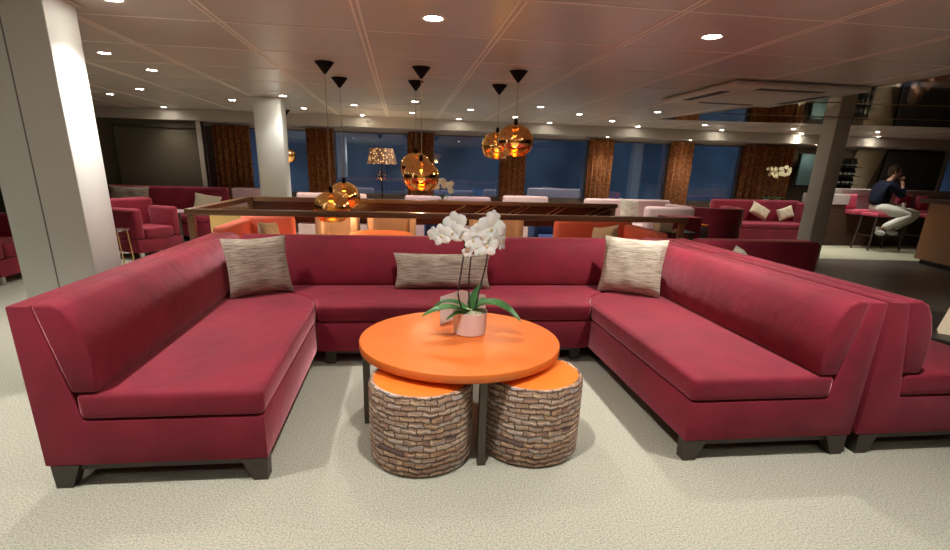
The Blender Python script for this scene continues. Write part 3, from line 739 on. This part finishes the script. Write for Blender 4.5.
# furniture beyond the railing, by the windows
gW = 'pale seats along the windows'
bench('window_sofa', 'pale mauve window sofa behind the lowest copper lamps and the floor lamp', -2.05, -.70, 11.35, 10.55, pinkish, top=.93, group=gW)
bench('window_sofa', 'mauve window sofa behind the middle copper lamps', .05, 1.80, 11.35, 10.55, lavender, top=.92, group=gW)
bench('window_sofa', 'pale mauve window sofa left of the bright orange curtain', 2.05, 3.0, 11.35, 10.55, pinkish, top=.96, group=gW)
t = bench('pale_sofa', 'pale pink sofa behind the right end of the wooden railing', 3.45, 5.14, 8.75, 9.75, pinkish, top=.99, seat=.60, arms=(False, True), armtop=.93, bt=.2)
part('end_panel', box(BM(), 4.2, 5.06, 8.52, 8.74, .10, .93, .05, 3), pinkish, t)
pillow('scatter_cushion', 'pale beige cushion on the pale pink sofa', (4.15, 9.2, .605), .42, .40, .14, pil_cream, yaw=.25, lean=-.3, roll=.12)
t = thing('barrel_chair', 'large burgundy barrel chair seen from behind, right of the pale pink sofa', 'armchair', (5.75, 9.0, 0))
bm = BM(); o_, i_ = [], []
for i in range(25):
    a = PI + i / 24 * PI; o_.append((5.72 + .50 * math.cos(a), 9.05 + .5 * math.sin(a))); i_.append((5.72 + .36 * math.cos(a), 9.05 + .36 * math.sin(a)))
o_ = [(5.22, 9.45)] + o_ + [(6.22, 9.45)]; i_ = [(5.36, 9.45)] + i_ + [(6.08, 9.45)]
part('backrest', prism(BM(), o_ + i_[::-1], 'z', .10, .92, .03, 3), velvet, t)
part('seat_cushion', box(BM(), 5.42, 6.02, 8.85, 9.5, .12, .46, .03, 3), velvet, t)
part('base', lathe(BM(), [(.35, 0), (.35, .098)], (5.72, 9.0, 0), 32), black, t)
t = thing('dark_cabinet', 'very dark low cabinet standing left of the burgundy barrel chair', 'cabinet', (4.6, 7.9, 0))
part('body', box(BM(), 4.0, 4.52, 7.4, 7.8, .05, .86, .006, 1), velvet, t)
part('plinth', box(BM(), 4.02, 4.50, 7.42, 7.78, 0, .049), black, t)
t = thing('patterned_side_stool', 'small patterned stool with an orange top, right of the dark cabinet', 'stool', (4.66, 7.55, 0))
part('side_cover', lathe(BM(), [(.085, .16), (.095, .18), (.095, .70), (.085, .72)], (4.66, 7.6, 0), 32, uv=.6), pil_grey, t)
part('seat_top', lathe(BM(), [(.088, .721), (.085, .74), (.0, .75)], (4.66, 7.6, 0), 32), orange_seat, t)
part('stem', lathe(BM(), [(.07, 0), (.07, .012), (.02, .03), (.02, .159)], (4.66, 7.6, 0), 24), metal_gun, t)
t = thing('tray_table', 'low dark table with a slanting edge behind the right end of the railing', 'table', (3.5, 6.4, 0))
part('table_top', box(BM(), 3.1, 3.75, 6.2, 6.6, .74, .775), mahog, t)
for x in (3.15, 3.70):
    for y in (6.25, 6.55): part('leg', box(BM(), x - .02, x + .02, y - .02, y + .02, 0, .739), mahog, t)
tag(part('tan_box', box(BM(), 3.28, 3.46, 6.3, 6.48, .776, .93, .004, 1), cream), 'tan box standing on the low dark table by the railing', 'box')
def ptable(x, y, z, r, M, label, name='side_table'):
    t = thing(name, label, 'table', (x, y, 0))
    part('table_top', lathe(BM(), [(r - .01, z - .03), (r, z - .025), (r, z - .004), (r - .004, z)], (x, y, 0), 40), M, t)
    part('pedestal', lathe(BM(), [(.028, .015), (.028, z - .031)], (x, y, 0), 16), metal_gun, t)
    part('foot', lathe(BM(), [(r * .6, 0), (r * .58, .014)], (x, y, 0), 32), metal_gun, t)
    return t
ptable(6.55, 9.75, .66, .22, lavender, 'small mauve topped pedestal table in front of the far burgundy bench')
bench('far_bench_sofa', 'burgundy bench sofa before the wide dark curtain, with two pillows', 7.0, 9.15, 10.45, 11.3, velvet, top=.96, seat=.50, arms=(False, True), armtop=.92, bt=.2)
pillow('scatter_cushion', 'grey pillow at the left on the far burgundy bench', (8.02, 10.93, .503), .46, .28, .14, pil_plain, lean=-.3, roll=.5)
pillow('scatter_cushion', 'tan pillow at the right on the far burgundy bench', (8.66, 10.93, .503), .40, .28, .14, pil_plain, lean=-.3, roll=-.3)
# neighbour's back sofa on the right
bench('next_corner_sofa', 'dark burgundy sofa with a rounded end, behind the right sofas and by the pillar', 2.86, 4.13, 3.92, 4.86, velvet, top=.885, seat=.48, bt=.26)
pillow('scatter_cushion', 'beige cushion leaning at the corner behind the right sofas', (3.12, 4.33, .485), .42, .40, .12, pil_cream, yaw=math.radians(62), lean=-.35)
# tray table with lantern at right edge
t = thing('dark_round_table', 'dark round table at the right edge beyond the sofa', 'table', (4.26, 3.1, 0))
part('table_top', lathe(BM(), [(.56, .41), (.575, .415), (.575, .445), (.57, .45)], (4.26, 3.1, 0), 64), darkwood, t)
for a in range(4):
    x = 4.26 + .5 * math.cos(a * PI / 2 + .4); y = 3.1 + .5 * math.sin(a * PI / 2 + .4)
    part('leg', box(BM(), x - .02, x + .02, y - .02, y + .02, 0, .409), metal_gun, t)
t = thing('table_lantern', 'white tapered lantern on the dark table at the right edge', 'lantern', (3.92, 3.06, .45))
part('shade', lathe(BM(), [(.095, .452), (.05, .66), (.046, .665)], (3.92, 3.06, 0), 4), frostm, t)
part('lantern_cap', lathe(BM(), [(.03, .666), (.03, .675)], (3.92, 3.06, 0), 12), chrome, t)

# left side
bench('wall_bench_sofa', 'dark burgundy bench sofa along the olive wall', -5.9, -3.45, 10.3, 11.15, velvet, top=.97, seat=.47, bt=.22)
bench('short_bench_sofa', 'burgundy seat by the first brown curtain, left of the white pillar', -3.4, -2.55, 10.5, 11.2, lavender, top=.97, seat=.47)
pillow('scatter_cushion', 'long grey cushion on the wall bench behind the armchair', (-5.2, 10.82, .473), .72, .50, .14, pil_grey, lean=-.15)
pillow('scatter_cushion', 'small cream cushion at the right end of the wall bench', (-3.72, 10.6, .473), .5, .36, .14, pil_plain, lean=-.3, roll=.15)
def armchair(x, y, rz, label, M, w=.82, d=.80):
    t = thing('armchair', label, 'armchair', (x, y, 0))
    b = part('base', box(BM(), -w / 2, w / 2, -d / 2, d / 2, .10, .30, .015, 2), M, t, False)
    part('seat_cushion', box(BM(), -w / 2 + .145, w / 2 - .145, -d / 2 - .01, d / 2 - .2, .303, .47, .04, 4), M, t, False)
    part('backrest', box(BM(), -w / 2, w / 2, d / 2 - .195, d / 2, .303, .88, .05, 4), M, t, False)
    for s in (-1, 1):
        xs = sorted((s * w / 2, s * (w / 2 - .14)))
        part('armrest', box(BM(), xs[0], xs[1], -d / 2, d / 2 - .2, .303, .76, .05, 4), M, t, False)
        for yy in (-d / 2 + .06, d / 2 - .06): part('leg', box(BM(), s * (w / 2 - .07) - .025, s * (w / 2 - .07) + .025, yy - .025, yy + .025, 0, .10), chrome, t, False)
    t.rotation_euler = (0, 0, rz)
    return t
armchair(-4.10, 8.78, math.radians(62), 'burgundy armchair right of the wide white pillar', velvet, .78, .74)
armchair(-5.15, 7.0, math.radians(90), 'dark red armchair at the left edge behind the wide pillar', velvet, 1.0, .95)
ptable(-4.02, 10.0, .60, .22, lavender, 'small mauve side table between the armchair and the wall bench')
t = thing('metal_side_stand', 'thin metal legged stand between the wide pillar and the armchair', 'stand', (-3.95, 7.55, 0))
part('stand_top', box(BM(), -4.1, -3.78, 7.4, 7.7, .53, .55), chrome, t)
for x, y in ((-4.08, 7.42), (-3.80, 7.42), (-4.08, 7.68), (-3.80, 7.68)): part('leg', tube(BM(), [(x, y, .53), (x * 1.0 + (.03 if x > -4 else -.03), y, 0)], .008, 6), brass, t)

# floor lamp
t = thing('floor_lamp', 'dark floor lamp with a patterned shade before the window', 'floor lamp', (-.38, 10.3, 0))
x, y = -.38, 10.3
part('lamp_shade', lathe(BM(), [(.27, 1.50), (.215, 1.78)], (x, y, 0), 40, cap=False), shadem, t)
part('pole', tube(BM(), [(x, y, .02), (x, y, 1.6)], .012, 8), black, t)
part('base', lathe(BM(), [(.15, 0), (.145, .02), (.0, .025)], (x, y, 0), 32), black, t)
lamp_light('POINT', (x, y, 1.66), 5, (1, .7, .4), .05)

# small orchid beyond the back rail
def small_plant(x, y, z, label, M, sc, n, seed, spread=.12, pot=True, name='potted_orchid', h=.3):
    rnd = random.Random(seed)
    t = thing(name, label, 'plant', (x, y, z))
    part('pot', lathe(BM(), [(.05 * sc, 0), (.065 * sc, .11 * sc), (.055 * sc, .112 * sc), (0, .10 * sc)], (x, y, z), 24), ceramic, t)
    for k in range(4):
        a = k * 1.6 + .3
        part('leaf', leaf_bm((x, y, z + .11 * sc), (x + .08 * sc * math.cos(a), y + .08 * sc * math.sin(a), z + .2 * sc), (x + .2 * sc * math.cos(a), y + .2 * sc * math.sin(a), z + .13 * sc), .025 * sc), leafm, t, sharp=80)
    for s in range(2):
        dx = (-.5, .6)[s] * spread
        st = part('stem', tube(BM(), [(x, y, z + .1 * sc), (x + dx * .3, y, z + h * .6), (x + dx, y - .01, z + h)], .004 * sc, 6), stemm, t)
        for k in range(n):
            c = (x + dx + rnd.uniform(-.5, .5) * spread, y - .02 - rnd.uniform(0, .04), z + h + rnd.uniform(-.11, .09) * sc)
            part('flower', flower_bm(c, (rnd.uniform(-.5, .5), -1, .1), .05 * sc, roll=rnd.uniform(-30, 30)), M, st, sharp=80)
    return t
t = ptable(.60, 7.9, .92, .2, darkwood, 'tall dark round table behind the middle of the back rail', 'tall_table')
small_plant(.60, 7.9, .92, 'small white orchid behind the back rail, right of the middle copper lamps', petalm, .95, 5, 3, .12, h=.31)
t = ptable(8.68, 11.52, .86, .17, darkwood, 'dark round table carrying the flowers before the wide curtain', 'flower_table')
small_plant(8.54, 11.5, .86, 'tall cream orchid at the left on the table before the wide brown curtain', petaly, .95, 8, 5, .13, h=.72)
small_plant(8.84, 11.5, .86, 'tall cream orchid at the right on the table before the wide brown curtain', petaly, .95, 8, 9, .13, h=.76)

# ------------------------------------------------------------------ bar corner on the right
t = thing('wall_display', 'dark teal glass panel on the wall between curtain and pillar', 'screen', (9.55, 11.6, 1.3))
part('screen', box(BM(), 9.3, 9.78, 11.6, 11.63, 1.3, 2.0), tvm, t)
part('screen_frame', box(BM(), 9.27, 9.81, 11.632, 11.66, 1.27, 2.03), black, t)
part('wall_bracket', box(BM(), 9.45, 9.6, 11.662, 11.915, 1.55, 1.75), black, t)
t = thing('wall_screen', 'large dark grey screen on the wall behind the seated person', 'screen', (12.4, 11.85, 1.1))
part('screen', prism(BM(), [(11.72, 1.08), (13.34, 1.08), (13.34, 2.15), (11.8, 2.15)], 'y', 11.84, 11.88), screenm, t)
part('screen_frame', prism(BM(), [(11.69, 1.05), (13.37, 1.05), (13.37, 2.18), (11.77, 2.18)], 'y', 11.882, 11.915), black, t)
t = thing('wine_rack', 'dark wine shelf with bottles beside the pillar', 'shelf', (10.75, 11.7, .9))
bm = BM(); box(bm, 10.25, 10.92, 11.78, 11.85, .85, 1.95)
part('back_board', bm, black, t)
for z in (.93, 1.13, 1.33, 1.53, 1.73): part('shelf_board', box(BM(), 10.25, 10.92, 11.58, 11.779, z, z + .015), black, t)
part('shelf_base', box(BM(), 10.25, 10.92, 11.58, 11.779, .0, .929), woodpanel, t)
def bottle(x, y, z, label, group):
    t = thing('wine_bottle', label, 'bottle', (x, y, z), group)
    part('bottle_body', lathe(BM(), [(.03, 0), (.034, .005), (.034, .09), (.012, .12), (.012, .155), (0, .156)], (x, y, z), 14), bottlem, t)
    part('bottle_label', lathe(BM(), [(.0345, .03), (.0345, .07)], (x, y, z), 14, cap=False), labelm, t)
for z, w in ((1.746, 'top shelf of the wine rack'), (1.546, 'second shelf of the wine rack'), (1.346, 'third shelf of the wine rack'), (1.146, 'fourth shelf of the wine rack')):
    for k in range(5): bottle(10.34 + k * .12, 11.67, z, 'dark bottle standing on the ' + w, 'bottles on the ' + w)
t = thing('high_bench', 'high bar bench with a grey ledge and wooden base behind the seated person', 'bench', (11, 10.9, 0))
part('bench_base', box(BM(), 9.35, 13.2, 10.72, 11.3, .0, .70), woodpanel, t)
part('ledge', box(BM(), 10.0, 13.2, 10.98, 11.3, 1.12, 1.26, .01, 1), greyledge, t)
part('bench_back', box(BM(), 10.0, 13.2, 11.05, 11.2, .702, 1.119), greyledge, t)
part('side_counter', box(BM(), 9.3, 9.985, 10.70, 11.3, .92, 1.14, .01, 1), greyledge, t)
part('counter_support', box(BM(), 9.4, 9.98, 10.75, 11.25, .702, .919), woodpanel, t)
part('bench_seat', box(BM(), 10.0, 13.2, 10.55, 11.04, .72, .82, .02, 2), hotpink, t)
pillow('bar_cushion', 'pink back cushion left of the seated person', (10.16, 10.88, .822), .34, .34, .13, hotpink, lean=-.12)
pillow('bar_cushion', 'dark pink cushion just right of the seated person', (11.52, 10.88, .822), .40, .34, .13, velvet, lean=-.12, roll=.3)
pillow('bar_cushion', 'pink cushion right of the dark pink one, on the bar bench', (12.02, 10.88, .822), .30, .34, .13, hotpink, lean=-.12)
def bar_stool(x, y, label, w=.62, d=.42):
    t = thing('bar_stool', label, 'bar stool', (x, y, 0), 'bar stools')
    part('seat', box(BM(), x - w / 2, x + w / 2, y - d / 2, y + d / 2, .72, .80, .025, 2), hotpink, t)
    for sx in (-1, 1):
        for sy in (-1, 1):
            part('leg', bar(BM(), (x + sx * (w / 2 - .03), y + sy * (d / 2 - .03), .72), (x + sx * (w / 2 + .02), y + sy * (d / 2 + .01), 0), .035), darkwood, t)
    part('footrest', bar(BM(), (x - w / 2, y - d / 2 + .02, .30), (x + w / 2, y - d / 2 + .02, .30), .03), darkwood, t)
    for sx in (-1, 1): part('side_brace', bar(BM(), (x + sx * w / 2, y - d / 2, .32), (x + sx * w / 2, y + d / 2, .32), .025), darkwood, t)
bar_stool(10.40, 10.18, 'dark framed bar stool under the seated person', .72)
bar_stool(11.60, 10.18, 'dark framed pink bar stool right of the person, beside the tan counter', .72)
t = thing('bar_counter', 'tan fronted bar counter with dark top at the right edge', 'counter', (10.3, 7, 0))
part('front_panel', prism(BM(), [(9.62, 8.55), (9.3, 7.2), (8.9, 5.4), (10.6, 5.4), (10.6, 8.55)], 'z', .09, 1.10), tan, t)
part('counter_top', prism(BM(), [(9.52, 8.68), (9.2, 7.2), (8.8, 5.3), (10.7, 5.3), (10.7, 8.68)], 'z', 1.102, 1.17, .005, 1), woodpanel, t)
part('kickboard', prism(BM(), [(9.68, 8.48), (9.36, 7.2), (8.96, 5.45), (10.5, 5.45), (10.5, 8.48)], 'z', 0.005, .089), slotm, t)
tag(part('napkin_tray', prism(BM(), [(9.75, 8.2), (10.2, 8.5), (10.25, 7.9), (9.7, 7.7)], 'z', 1.171, 1.20), greyledge), 'light grey tray lying on the bar counter', 'tray')

# ------------------------------------------------------------------ seated person
def skin_mesh(name, joints, edges, rad, M, parent, sub=2, root=0):
    me = bpy.data.meshes.new(name); me.from_pydata([tuple(j) for j in joints], edges, []); me.update()
    o = bpy.data.objects.new(name, me); C.objects.link(o)
    me.materials.append(M)
    sk = o.modifiers.new('skin', 'SKIN'); sk.use_smooth_shade = True
    for i, v in enumerate(me.skin_vertices[0].data):
        r = rad[i]; v.radius = (r, r) if not isinstance(r, tuple) else r; v.use_root = (i == root)
    su = o.modifiers.new('sub', 'SUBSURF'); su.levels = sub; su.render_levels = sub
    dg = bpy.context.evaluated_depsgraph_get(); ev = o.evaluated_get(dg)
    m2 = bpy.data.meshes.new_from_object(ev); m2.name = name
    bpy.data.objects.remove(o)
    if not m2.materials: m2.materials.append(M)
    for p in m2.polygons: p.use_smooth = True
    return m2
def add_mesh(name, me, parent):
    o = bpy.data.objects.new(name, me); C.objects.link(o); o.parent = parent
    wl = worldloc(parent); me.transform(Matrix.Translation(-wl)); return o
PX, PY = 10.28, 10.2
t = thing('person', 'person in navy jumper and off white trousers seated on a bar stool, hand at chin', 'person', (PX, PY, .8))
hip = (10.22, 10.20, .90)
J = dict(hip=hip, waist=(10.22, 10.2, 1.05), chest=(10.22, 10.2, 1.31), neck=(10.32, 10.19, 1.46), head0=(10.37, 10.17, 1.52), head1=(10.38, 10.16, 1.66),
         sR=(10.22, 10.02, 1.40), eR=(10.47, 9.93, 1.14), wR=(10.50, 10.02, 1.40), hR=(10.49, 10.06, 1.47),
         sL=(10.30, 10.38, 1.38), eL=(10.36, 10.42, 1.12), wL=(10.56, 10.20, 1.0), hL=(10.62, 10.14, .97),
         hpR=(10.20, 10.08, .90), kR=(10.66, 9.80, .76), aR=(10.08, 9.90, .46), tR=(10.06, 9.76, .37),
         hpL=(10.26, 10.32, .90), kL=(11.12, 10.06, .78), aL=(10.46, 10.0, .46), tL=(10.46, 9.86, .37))
names = list(J); idx = {k: i for i, k in enumerate(names)}
E_ = [('hip', 'waist'), ('waist', 'chest'), ('chest', 'neck'), ('neck', 'head0'), ('head0', 'head1'), ('chest', 'sR'), ('sR', 'eR'), ('eR', 'wR'), ('wR', 'hR'), ('chest', 'sL'), ('sL', 'eL'), ('eL', 'wL'), ('wL', 'hL'),
      ('hip', 'hpR'), ('hpR', 'kR'), ('kR', 'aR'), ('aR', 'tR'), ('hip', 'hpL'), ('hpL', 'kL'), ('kL', 'aL'), ('aL', 'tL')]
Rb = dict(hip=.11, waist=.10, chest=.085, neck=.05, head0=.065, head1=.085, sR=.045, eR=.042, wR=.03, hR=.035, sL=.045, eL=.042, wL=.03, hL=.035, hpR=.085, kR=.06, aR=.04, tR=.03, hpL=.085, kL=.06, aL=.04, tL=.03)
body = skin_mesh('body', [J[k] for k in names], [(idx[a], idx[b]) for a, b in E_], [Rb[k] for k in names], skin, t)
bmb = BM(); bmb.from_mesh(body)
bmesh.ops.create_uvsphere(bmb, u_segments=20, v_segments=14, radius=1, matrix=Matrix.Translation((10.385, 10.155, 1.645)) @ Matrix.Rotation(math.radians(-35), 4, 'Z') @ Matrix.Diagonal((.098, .080, .125, 1)))
fd = Vector((.80, -.60, -.12)).normalized(); sd = Vector((.6, .8, 0)); hc = Vector((10.385, 10.155, 1.64))
bmesh.ops.create_uvsphere(bmb, u_segments=8, v_segments=6, radius=1, matrix=Matrix.Translation(hc + fd * .10 + Vector((0, 0, -.01))) @ Matrix.Diagonal((.018, .016, .028, 1)))
bmesh.ops.create_uvsphere(bmb, u_segments=8, v_segments=6, radius=.022, matrix=Matrix.Translation(hc + fd * .075 + Vector((0, 0, -.095))))
for s in (-1, 1): bmesh.ops.create_uvsphere(bmb, u_segments=8, v_segments=6, radius=1, matrix=Matrix.Translation(hc + sd * s * .082 - fd * .01) @ Matrix.Diagonal((.02, .012, .03, 1)))
def fingers(bm, c, d, across, L=.075):
    c = Vector(c); d = Vector(d).normalized(); across = Vector(across).normalized(); curl = d.cross(across).normalized()
    for k, l in enumerate((.85, 1, .95, .75)):
        p = c + across * (k - 1.5) * .018
        tube(bm, [p, p + d * L * .5 * l, p + d * L * .8 * l + curl * .018, p + d * L * .9 * l + curl * .04], [.010, .009, .008, .006], 6)
    tube(bm, [c - across * .03 - d * .03, c - across * .055 + d * .005, c - across * .055 + d * .035 + curl * .01], [.011, .009, .007], 6)
fingers(bmb, (10.50, 10.06, 1.49), (-.1, .15, 1), (.2, -1, 0))
fingers(bmb, (10.64, 10.12, .965), (1, -.4, -.25), (.35, 1, 0))
me = bpy.data.meshes.new('body'); bmb.to_mesh(me); bmb.free(); me.materials.append(skin)
for p in me.polygons: p.use_smooth = True
add_mesh('body', me, t)
def shell(name, ks, es, extra, M):
    ix = {k: i for i, k in enumerate(ks)}
    return add_mesh(name, skin_mesh(name, [J[k] if k in J else extra[k][0] for k in ks], [(ix[a], ix[b]) for a, b in es], [(Rb[k] + .018) if k in Rb and k not in extra else extra[k][1] for k in ks], M, t), t)
shell('jumper', ['hipj', 'waist', 'chest', 'nk', 'sR', 'eR', 'cR', 'sL', 'eL', 'cL'], [('hipj', 'waist'), ('waist', 'chest'), ('chest', 'nk'), ('chest', 'sR'), ('sR', 'eR'), ('eR', 'cR'), ('chest', 'sL'), ('sL', 'eL'), ('eL', 'cL')],
      {'hipj': ((10.20, 10.2, .93), .20), 'nk': ((10.26, 10.19, 1.42), .14), 'chest': (J['chest'], .205), 'sR': (J['sR'], .085), 'sL': (J['sL'], .085), 'waist': (J['waist'], .19), 'eR': (J['eR'], .085), 'eL': (J['eL'], .085), 'cR': ((10.495, 10.0, 1.33), .052), 'cL': ((10.5, 10.26, 1.02), .052)}, navy)
shell('trousers', ['hip', 'hpR', 'kR', 'cR', 'hpL', 'kL', 'cL'], [('hip', 'hpR'), ('hpR', 'kR'), ('kR', 'cR'), ('hip', 'hpL'), ('hpL', 'kL'), ('kL', 'cL')],
      {'hip': (hip, .12), 'hpR': (J['hpR'], .13), 'hpL': (J['hpL'], .13), 'kR': (J['kR'], .105), 'kL': (J['kL'], .105), 'cR': ((10.16, 9.89, .50), .075), 'cL': ((10.54, 10.01, .49), .075)}, trous)
for k in ('R', 'L'):
    a = Vector(J['a' + k]); q = Vector(J['t' + k]); d = (q - a).normalized(); d.z = 0; d.normalize()
    bm = BM(); bmesh.ops.create_uvsphere(bm, u_segments=16, v_segments=10, radius=1, matrix=Matrix.Translation((a + q) / 2 + Vector((0, 0, -.01))) @ Matrix.Rotation(math.atan2(d.y, d.x), 4, 'Z') @ Matrix.Diagonal((.14, .052, .055, 1)))
    tube(bm, [a + Vector((0, 0, .06)), a - Vector((0, 0, .03))], [.05, .052], 12)
    part('shoe', bm, shoem, t)
bm = BM(); bmesh.ops.create_uvsphere(bm, u_segments=20, v_segments=14, radius=1, matrix=Matrix.Translation(hc + Vector((0, 0, .04)) - fd * .022) @ Matrix.Rotation(math.radians(-35), 4, 'Z') @ Matrix.Diagonal((.115, .10, .115, 1)))
for v in bm.verts:
    rel = v.co - hc
    if rel.dot(fd) > .045 and rel.z < .085: v.co -= fd * (rel.dot(fd) - .045)
bmesh.ops.create_uvsphere(bm, u_segments=14, v_segments=10, radius=1, matrix=Matrix.Translation(hc - fd * .07 + Vector((0, 0, -.04))) @ Matrix.Diagonal((.06, .065, .10, 1)))
part('hair', bm, hairm, t)
bm = BM()
for s in (-1, 1):
    c = hc + fd * .092 + sd * s * .033 + Vector((0, 0, .018))
    ring = [c + sd * .024 * math.cos(a) + Vector((0, 0, .018 * math.sin(a))) for a in [i * PI / 6 for i in range(13)]]
    tube(bm, ring, .004, 5)
    tube(bm, [c + sd * s * .024, hc + sd * s * .088], .003, 5)
part('glasses', bm, black, t)
part('collar', lathe(BM(), [(.075, 1.385), (.088, 1.40), (.070, 1.465), (.06, 1.46)], (10.325, 10.19, 0), 20, cap=False), shirtm, t)
o = tag(part('paper_cup', lathe(BM(), [(.028, .93), (.036, 1.02), (.033, 1.02), (.026, .935)], (10.70, 10.06, 0), 16), paperm), 'small white cup held in the hand of the seated person', 'cup')
